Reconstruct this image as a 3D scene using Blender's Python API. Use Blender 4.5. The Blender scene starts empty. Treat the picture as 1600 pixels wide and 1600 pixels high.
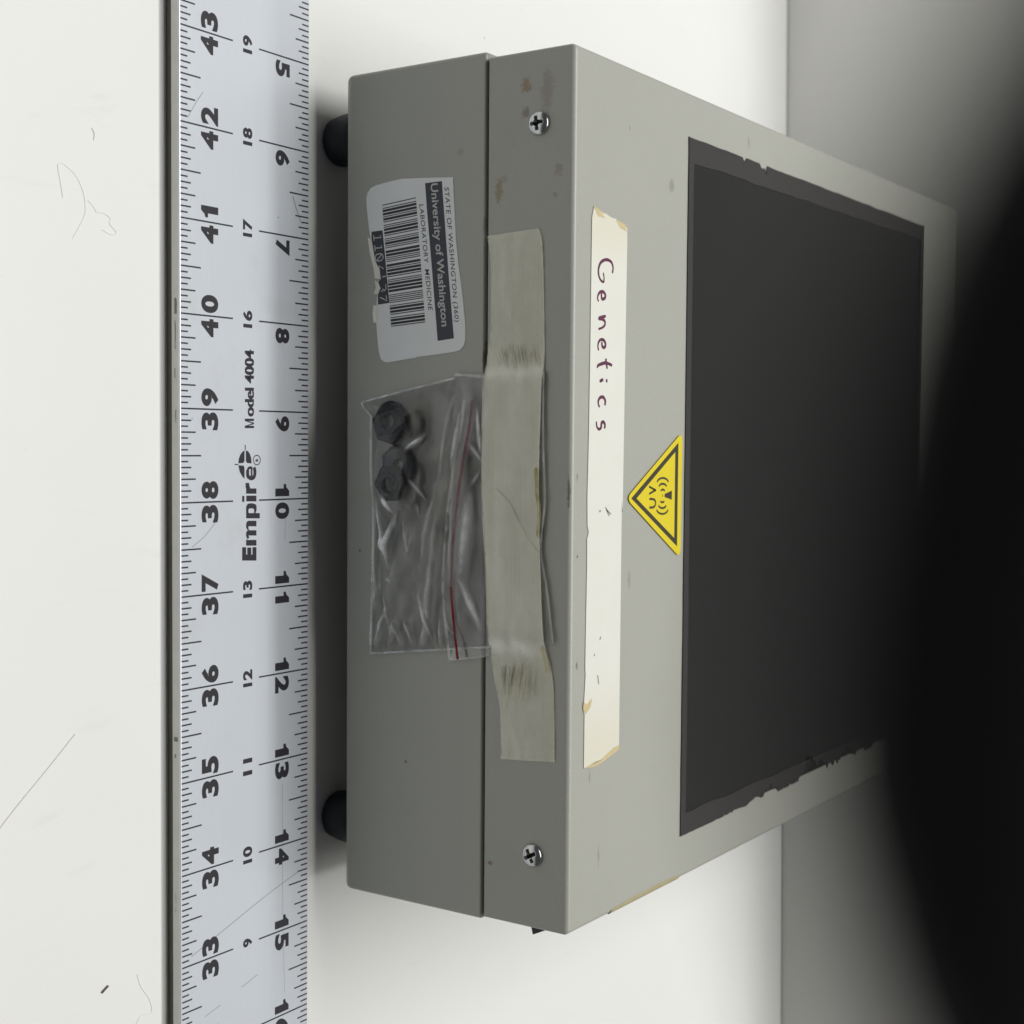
import bpy, bmesh, math, random
from mathutils import Vector, Matrix, noise
random.seed(7)
S = 0.0254                      # everything below is laid out in inches and stored in metres
scene = bpy.context.scene
COL = scene.collection

# ------------------------------------------------------------------ camera
FPX = 2298.98                   # focal length in pixels of a 1600 px wide square picture
CAM = Vector((-0.63446, -10.88158, 11.8571))
RGT = Vector((-0.0080963, 0.5620334, 0.8270749))
DWN = Vector((0.9989525, -0.0327057, 0.0320038))
FWD = Vector((0.0450373, 0.8264676, -0.5611799))
cd = bpy.data.cameras.new('camera'); cam = bpy.data.objects.new('camera', cd); COL.objects.link(cam)
cd.sensor_fit = 'HORIZONTAL'; cd.sensor_width = 36.0; cd.lens = FPX*36/1600
cd.clip_start = 0.002; cd.clip_end = 50
UPV = -DWN
cam.matrix_world = Matrix(((RGT.x, UPV.x, -FWD.x, CAM.x*S), (RGT.y, UPV.y, -FWD.y, CAM.y*S), (RGT.z, UPV.z, -FWD.z, CAM.z*S), (0, 0, 0, 1)))
cd.dof.use_dof = True; cd.dof.focus_distance = 16.3*S; cd.dof.aperture_fstop = cd.lens/2.4   # a phone's 2.4 mm pupil
scene.camera = cam
# ------------------------------------------------------------------ light
w = bpy.data.worlds.new('World'); scene.world = w; w.use_nodes = True
bg = w.node_tree.nodes['Background']; bg.inputs[0].default_value = (0.93, 0.97, 1.0, 1); bg.inputs[1].default_value = 0.07
def ceiling_lamp(loc, size, power, col, target=(0, 6, 0)):
    l = bpy.data.lights.new('ceiling_lamp', 'AREA'); l.shape = 'RECTANGLE'; l.size, l.size_y = size; l.energy = power; l.color = col
    o = bpy.data.objects.new('ceiling_lamp', l); COL.objects.link(o); o.location = Vector(loc)*S
    o.rotation_euler = (Vector(target)-Vector(loc)).to_track_quat('-Z', 'Y').to_euler(); return o
ceiling_lamp((-16, 9, 64), (1.6, 0.8), 24.2, (1.0, 0.995, 0.975), (-16, 9, 0))
ceiling_lamp((1, 19, 64), (2.3, 0.10), 10.5, (1.0, 0.995, 0.975), (1, 19, 0))      # tube fitting behind: shades the ruler's far edge
vs = scene.view_settings; vs.view_transform = 'Standard'; vs.look = 'None'; vs.exposure = 0.0; vs.gamma = 1.0
scene.render.engine = 'CYCLES'
scene.cycles.max_bounces = 12; scene.cycles.transparent_max_bounces = 24

# ------------------------------------------------------------------ helpers
def ray(px, py): return FWD + RGT*((px-800)/FPX) + DWN*((py-800)/FPX)
YAW = 0.0016; BY = 2.3226       # the box's own frame: front face at d = 0, d runs away from the viewer
cy, sy = math.cos(YAW), math.sin(YAW)
def to_box(v): x, y = v.x, v.y-BY; return Vector((x*cy+y*sy, -x*sy+y*cy, v.z))
CB = to_box(CAM)
def rbox(px, py):
    r = ray(px, py); return Vector((r.x*cy+r.y*sy, -r.x*sy+r.y*cy, r.z))
ZT = 3.6464; ZS = 2.5394; ZB = 0.4796; TR = 0.23
def front(px, py, off=0.0):     # -> (x, z) on the box's front face
    r = rbox(px, py); t = (-off-CB.y)/r.y; p = CB+r*t; return (p.x, p.z)
def top(px, py, off=0.0):       # -> (x, d) on the lid's top
    r = rbox(px, py); t = (ZT+off-CB.z)/r.z; p = CB+r*t; return (p.x, p.y)
def flat(px, py, z):            # -> (x, y) on a level plane
    r = ray(px, py); t = (z-CAM.z)/r.z; p = CAM+r*t; return (p.x, p.y)
# frames map (a, b, height) to a point; height is out of the surface
F_FRONT = lambda a, b, h: (a, -h, b)
F_TOP = lambda a, b, h: (a, b, ZT+h)
F_RULE = lambda a, b, h: (a, b, TR+h)
F_TAB = lambda a, b, h: (a, b, h)

def mk(name, verts, faces, mat, parent=None, smooth=False, loc=None):
    me = bpy.data.meshes.new(name)
    me.from_pydata([tuple(c*S for c in v) for v in verts], [], faces); me.update()
    bm = bmesh.new(); bm.from_mesh(me); bmesh.ops.recalc_face_normals(bm, faces=bm.faces); bm.to_mesh(me); bm.free()
    if smooth:
        for p in me.polygons: p.use_smooth = True
    if mat: me.materials.append(mat)
    o = bpy.data.objects.new(name, me); COL.objects.link(o)
    if parent: o.parent = parent
    return o
def frombm(name, bm, mat, parent=None, smooth=False):
    bmesh.ops.recalc_face_normals(bm, faces=bm.faces)
    me = bpy.data.meshes.new(name); bm.to_mesh(me); bm.free()
    for v in me.vertices: v.co *= S
    if smooth:
        for p in me.polygons: p.use_smooth = True
    me.materials.append(mat)
    o = bpy.data.objects.new(name, me); COL.objects.link(o)
    if parent: o.parent = parent
    return o
def empty(name, loc=(0, 0, 0), rz=0):
    o = bpy.data.objects.new(name, None); COL.objects.link(o); o.location = Vector(loc)*S; o.rotation_euler = (0, 0, rz); o.empty_display_size = 0.02; return o
def tag(o, label, cat, group=None):
    o['label'] = label; o['category'] = cat
    if group: o['group'] = group
    return o
def slab(name, poly, frame, h0, h1, mat, parent=None):
    from mathutils.geometry import tessellate_polygon
    n = len(poly)
    tris = tessellate_polygon([[Vector((a, b, 0)) for a, b in poly]])
    V = [frame(a, b, h0) for a, b in poly]+[frame(a, b, h1) for a, b in poly]
    Fc = [tuple(t) for t in tris]+[tuple(i+n for i in t) for t in tris]+[(i, (i+1) % n, n+(i+1) % n, n+i) for i in range(n)]
    return mk(name, V, Fc, mat, parent)
def flats(name, polys, frame, h, mat, parent=None, dh=0.0):    # flat print: several small polygons in one ink
    V = []; Fc = []
    for i_, p in enumerate(polys):
        b = len(V); V += [frame(a, c, h+dh*i_) for a, c in p]; Fc.append(tuple(range(b, b+len(p))))
    return mk(name, V, Fc, mat, parent)
def ribbon_polys(pts, wds):
    out = []; n = len(pts); L = []; R_ = []
    for i, (x, y) in enumerate(pts):
        a = pts[max(i-1, 0)]; b = pts[min(i+1, n-1)]; dx, dy = b[0]-a[0], b[1]-a[1]; q = math.hypot(dx, dy) or 1
        wd = (wds[i] if isinstance(wds, (list, tuple)) else wds)/2
        L.append((x-dy/q*wd, y+dx/q*wd)); R_.append((x+dy/q*wd, y-dx/q*wd))
    for i in range(n-1): out.append([L[i], L[i+1], R_[i+1], R_[i]])
    return out
def smoothpts(pts, k=6):
    out = []; n = len(pts)
    for i in range(n-1):
        p0, p1, p2, p3 = (pts[max(i-1, 0)], pts[i], pts[i+1], pts[min(i+2, n-1)])
        for j in range(k):
            t = j/k; out.append(tuple(0.5*((2*b)+(-a+c)*t+(2*a-5*b+4*c-d)*t*t+(-a+3*b-3*c+d)*t**3) for a, b, c, d in zip(p0, p1, p2, p3)))
    out.append(tuple(pts[-1])); return out
def text2d(body, bold=0.0, spacing=1.0):
    cu = bpy.data.curves.new('t', 'FONT'); cu.body = body; cu.size = 1; cu.offset = bold; cu.space_character = spacing; cu.resolution_u = 5
    ob = bpy.data.objects.new('t', cu); me = bpy.data.meshes.new_from_object(ob)
    V = [(v.co.x, v.co.y) for v in me.vertices]; Fc = [tuple(p.vertices) for p in me.polygons]
    bpy.data.objects.remove(ob); bpy.data.curves.remove(cu); bpy.data.meshes.remove(me)
    return V, Fc
def lettering(name, body, O, E, T, frame, h, mat, parent, bold=0.0, spacing=1.0, warp=None, box=None):
    """text whose box runs from O (lower left) to E (lower right) and up to T (upper left)"""
    V, Fc = text2d(body, bold, spacing)
    x0 = min(v[0] for v in V); x1 = max(v[0] for v in V)
    if box: y0, y1 = box
    else: y0 = min(v[1] for v in V); y1 = max(v[1] for v in V)
    P = []
    for x, y in V:
        u = (x-x0)/(x1-x0); v = (y-y0)/(y1-y0)
        P.append(frame(O[0]+u*(E[0]-O[0])+v*(T[0]-O[0]), O[1]+u*(E[1]-O[1])+v*(T[1]-O[1]), h))
    return mk(name, P, Fc, mat, parent)

# ------------------------------------------------------------------ materials
def mat(name):
    m = bpy.data.materials.new(name); m.use_nodes = True; nt = m.node_tree; b = nt.nodes['Principled BSDF']; return m, nt, b
def N(nt, t, **kw):
    n = nt.nodes.new(t)
    for k, v in kw.items():
        if hasattr(n, k) and k not in n.inputs.keys(): setattr(n, k, v)
        else: n.inputs[k].default_value = v
    return n
def mixc(nt, fac, a, b):
    n = nt.nodes.new('ShaderNodeMix'); n.data_type = 'RGBA'
    for s, i in ((fac, 0), (a, 6), (b, 7)):
        if hasattr(s, 'is_output'): nt.links.new(s, n.inputs[i])
        else: n.inputs[i].default_value = s if not isinstance(s, tuple) else (*s, 1)
    return n.outputs[2]
def math_(nt, op, a, b=None, c=None):
    n = nt.nodes.new('ShaderNodeMath'); n.operation = op
    for i, s in enumerate((a, b, c)):
        if s is None: continue
        if hasattr(s, 'is_output'): nt.links.new(s, n.inputs[i])
        else: n.inputs[i].default_value = s
    return n.outputs[0]
def noise_(nt, vec, scale, detail=3, rough=0.5, dist=0):
    n = nt.nodes.new('ShaderNodeTexNoise'); n.inputs['Scale'].default_value = scale; n.inputs['Detail'].default_value = detail
    n.inputs['Roughness'].default_value = rough; n.inputs['Distortion'].default_value = dist
    if vec: nt.links.new(vec, n.inputs['Vector'])
    return n.outputs[0]
def ramp(nt, fac, lo, hi):
    n = nt.nodes.new('ShaderNodeMapRange'); n.interpolation_type = 'SMOOTHSTEP'; nt.links.new(fac, n.inputs[0]); n.inputs[1].default_value = lo; n.inputs[2].default_value = hi; return n.outputs[0]
def obj_vec(nt, scale=(1, 1, 1)):
    t = nt.nodes.new('ShaderNodeTexCoord'); mp = nt.nodes.new('ShaderNodeMapping'); mp.inputs['Scale'].default_value = tuple(c/S for c in scale)   # 1 unit = 1 inch
    nt.links.new(t.outputs['Object'], mp.inputs['Vector']); return mp.outputs[0]
def bump(nt, b, h, strength, dist):
    n = nt.nodes.new('ShaderNodeBump'); n.inputs['Strength'].default_value = strength; n.inputs['Distance'].default_value = dist*S
    nt.links.new(h, n.inputs['Height']); nt.links.new(n.outputs[0], b.inputs['Normal'])
def plain(name, col, rough=0.5, metal=0.0, var=0.0, scale=3.0, bmp=0.0, spec=None):
    m, nt, b = mat(name); b.inputs['Roughness'].default_value = rough; b.inputs['Metallic'].default_value = metal
    if spec is not None: b.inputs['Specular IOR Level'].default_value = spec
    v = obj_vec(nt)
    f = noise_(nt, v, scale, 4, 0.6)
    nt.links.new(mixc(nt, f, tuple(c*(1-var) for c in col), tuple(min(1, c*(1+var)) for c in col)), b.inputs['Base Color'])
    if bmp: bump(nt, b, noise_(nt, v, scale*12, 3, 0.6), bmp, 0.004)
    return m
def specks(nt, v, scale, lo, hi, thresh):
    vo = nt.nodes.new('ShaderNodeTexVoronoi'); vo.inputs['Scale'].default_value = scale; nt.links.new(v, vo.inputs['Vector'])
    dot = math_(nt, 'SUBTRACT', 1.0, ramp(nt, vo.outputs['Distance'], lo, hi))
    sep = nt.nodes.new('ShaderNodeSeparateColor'); nt.links.new(vo.outputs['Color'], sep.inputs[0])
    keep = math_(nt, 'GREATER_THAN', sep.outputs[0], thresh)
    return math_(nt, 'MULTIPLY', math_(nt, 'MULTIPLY', dot, keep), sep.outputs[1])
def laminate(name, col, rough):
    m, nt, b = mat(name); v = obj_vec(nt); b.inputs['Roughness'].default_value = rough
    c = mixc(nt, noise_(nt, v, 0.35, 4, 0.6), tuple(x*0.965 for x in col), col)
    c = mixc(nt, math_(nt, 'MULTIPLY', noise_(nt, v, 45, 2, .7), .07), c, (0.5, .49, .46))
    c = mixc(nt, math_(nt, 'MULTIPLY', specks(nt, v, 1.5, 0.012, 0.03, 0.55), 0.75), c, (0.22, 0.21, 0.19))
    c = mixc(nt, math_(nt, 'MULTIPLY', specks(nt, v, 3.7, 0.02, 0.06, 0.6), 0.28), c, (0.3, 0.29, 0.26))
    sm = ramp(nt, noise_(nt, obj_vec(nt, (2.2, 0.5, 1)), 1.3, 5, 0.62, 0.6), 0.62, 0.74)
    c = mixc(nt, math_(nt, 'MULTIPLY', sm, 0.09), c, (0.45, 0.43, 0.36))
    nt.links.new(c, b.inputs['Base Color'])
    bump(nt, b, noise_(nt, v, 60, 2, 0.5), 0.06, 0.004)
    return m
M_TABLE = laminate('white_laminate', (0.80, 0.80, 0.78), 0.42)
M_WALL = laminate('wall_paint', (0.90, 0.895, 0.865), 0.55)

def paint(name, stains):
    m, nt, b = mat(name); v = obj_vec(nt); b.inputs['Roughness'].default_value = 0.34
    base = (0.385, 0.388, 0.345)
    c = mixc(nt, noise_(nt, v, 0.6, 4, 0.6), tuple(x*0.955 for x in base), tuple(x*1.03 for x in base))
    c = mixc(nt, math_(nt, 'MULTIPLY', specks(nt, v, 1.7, 0.015, 0.045, 0.72), 0.7), c, (0.08, 0.075, 0.07))
    c = mixc(nt, math_(nt, 'MULTIPLY', ramp(nt, noise_(nt, v, 42, 2, .7), .3, .7), .14), c, (0.20, .20, .185))
    # scuffs
    sc = ramp(nt, noise_(nt, obj_vec(nt, (1.2, 5, 5)), 1.1, 6, 0.7, 0.4), 0.68, 0.80)
    c = mixc(nt, math_(nt, 'MULTIPLY', sc, 0.22), c, (0.17, 0.165, 0.15))
    nz = noise_(nt, v, 15, 5, 0.7)
    for (p, r, col, k) in stains:
        d = nt.nodes.new('ShaderNodeVectorMath'); d.operation = 'SUBTRACT'; nt.links.new(v, d.inputs[0]); d.inputs[1].default_value = p
        d2 = nt.nodes.new('ShaderNodeVectorMath'); d2.operation = 'DIVIDE'; nt.links.new(d.outputs[0], d2.inputs[0]); d2.inputs[1].default_value = r
        l = nt.nodes.new('ShaderNodeVectorMath'); l.operation = 'LENGTH'; nt.links.new(d2.outputs[0], l.inputs[0])
        q = math_(nt, 'ADD', l.outputs['Value'], math_(nt, 'MULTIPLY', math_(nt, 'SUBTRACT', nz, 0.5), 2.4))
        body = math_(nt, 'SUBTRACT', 1.0, ramp(nt, q, 0.35, 1.05))
        rim = math_(nt, 'MULTIPLY', body, ramp(nt, q, 0.45, 0.8))
        f = math_(nt, 'ADD', math_(nt, 'MULTIPLY', body, k*0.85), math_(nt, 'MULTIPLY', rim, k*0.25))
        c = mixc(nt, f, c, col)
    nt.links.new(c, b.inputs['Base Color'])
    h = math_(nt, 'ADD', noise_(nt, v, 55, 3, 0.6), math_(nt, 'MULTIPLY', noise_(nt, v, 14, 2, 0.5), 1.2))
    bump(nt, b, h, 0.16, 0.006)
    return m
BR = (0.23, 0.145, 0.045)
def fs(px, py, rx, rz): a, z = front(px, py); return ((a, 0, z), (rx, 3, rz))
st_lid = [(*fs(822, 133, .10, .075), BR, .8), (*fs(822, 176, .07, .06), (0.17, .11, .06), .75), (*fs(855, 140, .26, .10), (.2, .165, .1), .5),
          (*fs(779, 300, .16, .06), BR, .75), (*fs(788, 281, .06, .06), BR, .4), (*fs(872, 264, .09, .06), (.2, .15, .08), .5), (*fs(867, 304, .04, .03), BR, .5),
          (*fs(765, 1348, .03, .05), (.16, .06, .03), .8)]
st_base = [(*fs(719, 237, .06, .05), (.24, .2, .13), .5), (*fs(764, 217, .05, .03), (.2, .1, .03), .9), (*fs(634, 1190, .02, .02), (.12, .06, .03), .9),
           (*fs(757, 560, .22, .035), (.13, .08, .03), .85), (*fs(757, 350, .12, .03), (.13, .08, .03), .4), (*fs(755, 1180, 1.1, .022), (.42, .36, .18), .55), (*fs(562, 860, .02, .02), (.08, .05, .03), .8)]
x_, d_ = top(1040, 1200)
st_top = [((top(935, 1337)[0], top(935, 1337)[1], ZT), (.16, .03, 1), (.2, .195, .18), .6), ((top(1050, 290)[0], top(1050, 290)[1], ZT), (.1, .07, 1), (.17, .165, .15), .6),
          ((top(1170, 222)[0], top(1170, 222)[1], ZT), (.1, .05, 1), (.2, .19, .17), .5), ((top(984, 200)[0], top(984, 200)[1], ZT), (.04, .012, 1), (.06, .06, .05), .9),
          ((top(983, 905)[0], top(983, 905)[1], ZT), (.12, .05, 1), (.2, .195, .18), .5), ((top(901, 1040)[0], top(901, 1040)[1], ZT), (.05, .02, 1), (.1, .1, .09), .8),
          ((top(921, 1215)[0], top(921, 1215)[1], ZT), (.12, .018, 1), (.16, .155, .14), .6), ((top(902, 870)[0], top(902, 870)[1], ZT), (.02, .02, 1), (.06, .06, .06), .9),
          ((top(902, 745)[0], top(902, 745)[1], ZT), (.05, .015, 1), (.06, .06, .06), .8), ((front(888, 770)[0], 0, front(888, 770)[1]), (.22, .5, .018), (.05, .05, .05), .8)]
M_LID = paint('grey_enamel_lid', st_lid+st_top); M_BASE = paint('grey_enamel_base', st_base)
M_DARK = plain('dark_gap', (0.012, 0.011, 0.01), 0.9)
M_RUBBER = plain('black_rubber', (0.011, 0.0135, 0.020), 0.5, var=0.2, scale=6, bmp=0.1, spec=.3)
M_INK = plain('black_ink', (0.018, 0.016, 0.022), 0.45)
M_NAVY = plain('navy_ink', (0.022, 0.024, 0.037), 0.4, var=.15)
M_WHITEINK = plain('white_ink', (0.5, 0.5, 0.49), 0.5)
M_LABEL = plain('label_paper', (0.76, 0.775, 0.775), 0.38, var=0.05, scale=5)
M_CURL = plain('torn_paper', (0.66, 0.65, 0.60), 0.7)
M_PLASTIC = plain('black_plastic', (0.007, 0.008, 0.013), 0.22, var=0.3, scale=6, spec=.3)
M_YEL = plain('warning_yellow', (0.69, 0.56, 0.018), 0.4, var=0.03)
M_SYM = plain('warning_black', (0.035, 0.03, 0.015), 0.5)
M_BACK = plain('ruler_backing', (0.16, 0.15, 0.125), 0.9, var=0.2, scale=8, bmp=.3)
M_GLOVE = plain('black_glove', (0.013, 0.013, 0.014), 0.8, var=0.2, scale=20, spec=.2)
M_HAIR = plain('fibre', (0.74, 0.73, 0.70), 0.6)
M_HAIR2 = plain('dark_fibre', (0.10, 0.08, 0.06), 0.6)
M_PURPLE = plain('marker_ink', (0.10, 0.018, 0.055), 0.5, var=0.5, scale=14)
M_YTAPE = plain('old_yellow_tape', (0.40, 0.35, 0.20), 0.5, var=.2, scale=6)
M_CREAM = plain('aged_paper', (0.55, 0.45, 0.24), 0.7, var=.15, scale=8)
# aluminium
M_ALU, nt, b = mat('brushed_aluminium'); v = obj_vec(nt, (0.35, 22, 22)); b.inputs['Metallic'].default_value = 0.35; b.inputs['Roughness'].default_value = 0.33
c = mixc(nt, noise_(nt, v, 3, 3, 0.6), (0.66, 0.695, 0.745), (0.71, 0.745, 0.795))
vo = obj_vec(nt)
c = mixc(nt, math_(nt, 'MULTIPLY', specks(nt, vo, 2.6, 0.02, 0.05, 0.6), 0.7), c, (0.10, 0.09, 0.08))
c = mixc(nt, math_(nt, 'MULTIPLY', ramp(nt, noise_(nt, vo, 1.2, 4, .6), .55, .75), .16), c, (0.45, 0.43, 0.37))
nt.links.new(c, b.inputs['Base Color']); bump(nt, b, noise_(nt, v, 5, 2, 0.5), 0.05, 0.002)
M_ALUEDGE = plain('sawn_aluminium', (0.66, 0.655, 0.63), 0.45, 0.3, 0.12, 5, .1)
M_STEEL, nt, b = mat('zinc_steel'); b.inputs['Metallic'].default_value = 1; b.inputs['Roughness'].default_value = 0.24
vv = obj_vec(nt); nt.links.new(mixc(nt, noise_(nt, vv, 9, 3), (0.42, 0.43, 0.43), (0.66, 0.67, 0.66)), b.inputs['Base Color']); bump(nt, b, noise_(nt, vv, 40, 2), .1, .003)
# filter glass and its tape
M_GLASS, nt, b = mat('filter_glass'); b.inputs['Roughness'].default_value = 0.38; b.inputs['IOR'].default_value = 1.45; b.inputs['Specular IOR Level'].default_value = .3
vg = obj_vec(nt); cc = mixc(nt, math_(nt, 'MULTIPLY', specks(nt, vg, 3.0, .01, .03, .75), .5), (0.0125, 0.0135, 0.0132), (0.2, 0.2, 0.19)); nt.links.new(cc, b.inputs['Base Color'])
nt.links.new(math_(nt, 'ADD', math_(nt, 'MULTIPLY', noise_(nt, vg, .8, 4, .6), .05), .36), b.inputs['Roughness'])
M_BTAPE = plain('dark_border_tape', (0.026, 0.0235, 0.0235), 0.55, var=0.22, scale=7, bmp=.2)
# paper strip
M_STRIP, nt, b = mat('paper_tape'); vp = obj_vec(nt); b.inputs['Roughness'].default_value = 0.6
c = mixc(nt, noise_(nt, vp, 3, 5, .6), (0.65, 0.65, 0.585), (0.70, 0.705, 0.65))
x_, d_ = top(950, 1175); x2, d2_ = top(955, 345)
sep = nt.nodes.new('ShaderNodeSeparateXYZ'); nt.links.new(vp, sep.inputs[0])
end = math_(nt, 'MAXIMUM', ramp(nt, sep.outputs[0], x_-1.1, x_+.1), math_(nt, 'SUBTRACT', 1, ramp(nt, sep.outputs[0], x2-.05, x2+.75)))
c = mixc(nt, math_(nt, 'MULTIPLY', end, .5), c, (0.63, 0.57, 0.42))
c = mixc(nt, math_(nt, 'MULTIPLY', specks(nt, vp, 2.6, .03, .09, .78), .6), c, (0.2, 0.2, 0.18))
nt.links.new(c, b.inputs['Base Color']); bump(nt, b, noise_(nt, vp, 40, 3, .6), .15, .004)
# yellowed clear tape
def clear_tape(name, opacity):
    m, nt, b = mat(name); v = obj_vec(nt, (0.12, 1, 12)); v1 = obj_vec(nt)
    st = noise_(nt, v, 6, 4, .65); bl = noise_(nt, v1, 2.2, 4, .6)
    c = mixc(nt, st, (0.85, 0.83, 0.65), (0.92, 0.90, 0.74)); nt.links.new(c, b.inputs['Base Color'])
    b.inputs['Roughness'].default_value = 0.22
    f = math_(nt, 'ADD', opacity-.24, math_(nt, 'ADD', math_(nt, 'MULTIPLY', st, .13), math_(nt, 'MULTIPLY', bl, .34)))
    sx = nt.nodes.new('ShaderNodeSeparateXYZ'); nt.links.new(v1, sx.inputs[0])
    gap = math_(nt, 'MULTIPLY', ramp(nt, sx.outputs[0], -1.78, -1.55), math_(nt, 'SUBTRACT', 1, ramp(nt, sx.outputs[0], 1.30, 1.55)))   # no grip over the bag: paler there
    f = math_(nt, 'ADD', f, math_(nt, 'MULTIPLY', gap, .16))
    tr = nt.nodes.new('ShaderNodeBsdfTransparent'); tr.inputs[0].default_value = (.95, .935, .84, 1)
    mx = nt.nodes.new('ShaderNodeMixShader'); nt.links.new(f, mx.inputs[0]); nt.links.new(tr.outputs[0], mx.inputs[1]); nt.links.new(b.outputs[0], mx.inputs[2])
    b.inputs['Specular IOR Level'].default_value = 0
    gl = nt.nodes.new('ShaderNodeBsdfGlossy'); gl.inputs['Roughness'].default_value = .11; fr = nt.nodes.new('ShaderNodeFresnel'); fr.inputs[0].default_value = 1.5
    m2 = nt.nodes.new('ShaderNodeMixShader'); nt.links.new(math_(nt, 'MINIMUM', math_(nt, 'MULTIPLY', fr.outputs[0], 1.6), 1.0), m2.inputs[0])
    nt.links.new(mx.outputs[0], m2.inputs[1]); nt.links.new(gl.outputs[0], m2.inputs[2]); nt.links.new(m2.outputs[0], nt.nodes['Material Output'].inputs[0])
    bump(nt, b, st, .12, .004)
    b2 = nt.nodes.new('ShaderNodeBump'); b2.inputs['Strength'].default_value = .4; b2.inputs['Distance'].default_value = .012*S; nt.links.new(noise_(nt, obj_vec(nt, (1, 1, 1.6)), 1.8, 2, .5, .4), b2.inputs['Height'])
    nt.links.new(b2.outputs[0], gl.inputs['Normal']); nt.links.new(b2.outputs[0], fr.inputs['Normal'])
    return m
M_CTAPE = clear_tape('yellowed_clear_tape', 0.37)
M_ADH = clear_tape('adhesive_streak', 0.62)
def film(name, haze, rough=0.07, tint=(0.97, 0.97, 0.97), col=(0.75, 0.76, 0.78), crease_sheen=0.0, ior=1.5, gloss=1.05):
    m, nt, b = mat(name); nt.nodes.remove(b); v = obj_vec(nt)
    tr = nt.nodes.new('ShaderNodeBsdfTransparent'); tr.inputs[0].default_value = (*tint, 1)
    df = nt.nodes.new('ShaderNodeBsdfDiffuse'); df.inputs[0].default_value = (*col, 1)
    gl = nt.nodes.new('ShaderNodeBsdfGlossy'); gl.inputs['Roughness'].default_value = rough
    fr = nt.nodes.new('ShaderNodeFresnel'); fr.inputs[0].default_value = ior
    bp = nt.nodes.new('ShaderNodeBump'); bp.inputs['Strength'].default_value = .5; bp.inputs['Distance'].default_value = .012*S
    nt.links.new(noise_(nt, obj_vec(nt, (1, 1, .55)), 7, 4, .6, .7), bp.inputs['Height'])
    for q in (df, gl, fr): nt.links.new(bp.outputs[0], q.inputs['Normal'])
    m1 = nt.nodes.new('ShaderNodeMixShader'); m2 = nt.nodes.new('ShaderNodeMixShader')
    nt.links.new(math_(nt, 'MULTIPLY', math_(nt, 'ADD', math_(nt, 'MULTIPLY', ramp(nt, noise_(nt, obj_vec(nt, (.8, 1, 1.6)), 2.0, 4, .6, .8), .38, .68), 1.5), .28), haze), m1.inputs[0])
    if crease_sheen:      # white haze along the folds stands in for glints of light
        at_ = nt.nodes.new('ShaderNodeAttribute'); at_.attribute_name = 'crease_sheen'
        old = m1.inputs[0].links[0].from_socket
        nt.links.new(math_(nt, 'ADD', old, math_(nt, 'MULTIPLY', math_(nt, 'MULTIPLY', at_.outputs['Fac'], math_(nt, 'ADD', noise_(nt, v, 9, 3, .6), .25)), crease_sheen)), m1.inputs[0])
    nt.links.new(tr.outputs[0], m1.inputs[1]); nt.links.new(df.outputs[0], m1.inputs[2])
    nt.links.new(math_(nt, 'MINIMUM', math_(nt, 'MULTIPLY', fr.outputs[0], gloss), 1.0), m2.inputs[0]); nt.links.new(m1.outputs[0], m2.inputs[1]); nt.links.new(gl.outputs[0], m2.inputs[2])
    nt.links.new(m2.outputs[0], nt.nodes['Material Output'].inputs[0]); return m
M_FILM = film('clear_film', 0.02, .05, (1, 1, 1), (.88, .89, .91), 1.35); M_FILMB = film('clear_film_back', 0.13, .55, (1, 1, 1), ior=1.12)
M_SEAL = film('sealed_film_edge', 0.30, .12)  # heat seals, whitened further to paint highlights on the bag's edges and lip
M_RED = film('red_zip_line', 0.62, .4, (.95, .6, .62), (0.22, 0.008, 0.022), ior=1.1); M_REDF = film('faded_zip_line', 0.26, .4, (.93, .72, .75), (0.20, 0.03, 0.06), ior=1.1); M_RIB = film('zip_rib_film', 0.10, .2, (1, 1, 1))

# ------------------------------------------------------------------ setting: table and wall
WY0 = 16.1261; WT = math.tan(0.0258)
def slab_world(name, poly, z0, z1, m): o = slab(name, poly, F_TAB, z0, z1, m); o['kind'] = 'structure'; return o
X0, X1 = -40, 40
slab_world('table', [(X0, -30), (X1, -30), (X1, WY0+X1*WT), (X0, WY0+X0*WT)], -1.2, 0, M_TABLE)
G = 0.028
slab_world('wall', [(X0, WY0+X0*WT+G), (X1, WY0+X1*WT+G), (X1, WY0+X1*WT+G+1), (X0, WY0+X0*WT+G+1)], -3, 18, M_WALL)

# ------------------------------------------------------------------ ruler
rul = tag(empty('straightedge_ruler'), 'long silver aluminium ruler with black inch scales lying before the grey box', 'ruler')
RX0, RX1, RW = -10.2, 38.0, 2.0037
RX1 = 14.0
def bar(name, x0, x1, y0, y1, z0, z1, bev, m, parent):
    bm = bmesh.new(); bmesh.ops.create_cube(bm, size=1)
    for v_ in bm.verts: v_.co = Vector(((x0+x1)/2+v_.co.x*(x1-x0), (y0+y1)/2+v_.co.y*(y1-y0), (z0+z1)/2+v_.co.z*(z1-z0)))
    if bev: bmesh.ops.bevel(bm, geom=bm.edges[:], offset=bev, segments=2, affect='EDGES', profile=.5)
    return frombm(name, bm, m, parent)
bar('blade', RX0, RX1, 0, RW, 0.108, TR, 0.012, M_ALU, rul)
bar('edge_face', RX0+.02, RX1-.02, -0.004, 0.03, 0.112, TR-.016, 0, M_ALUEDGE, rul)
bar('non_slip_backing', RX0+.02, RX1-.02, 0.028, RW-.02, 0.0, 0.106, 0, M_BACK, rul)
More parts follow.
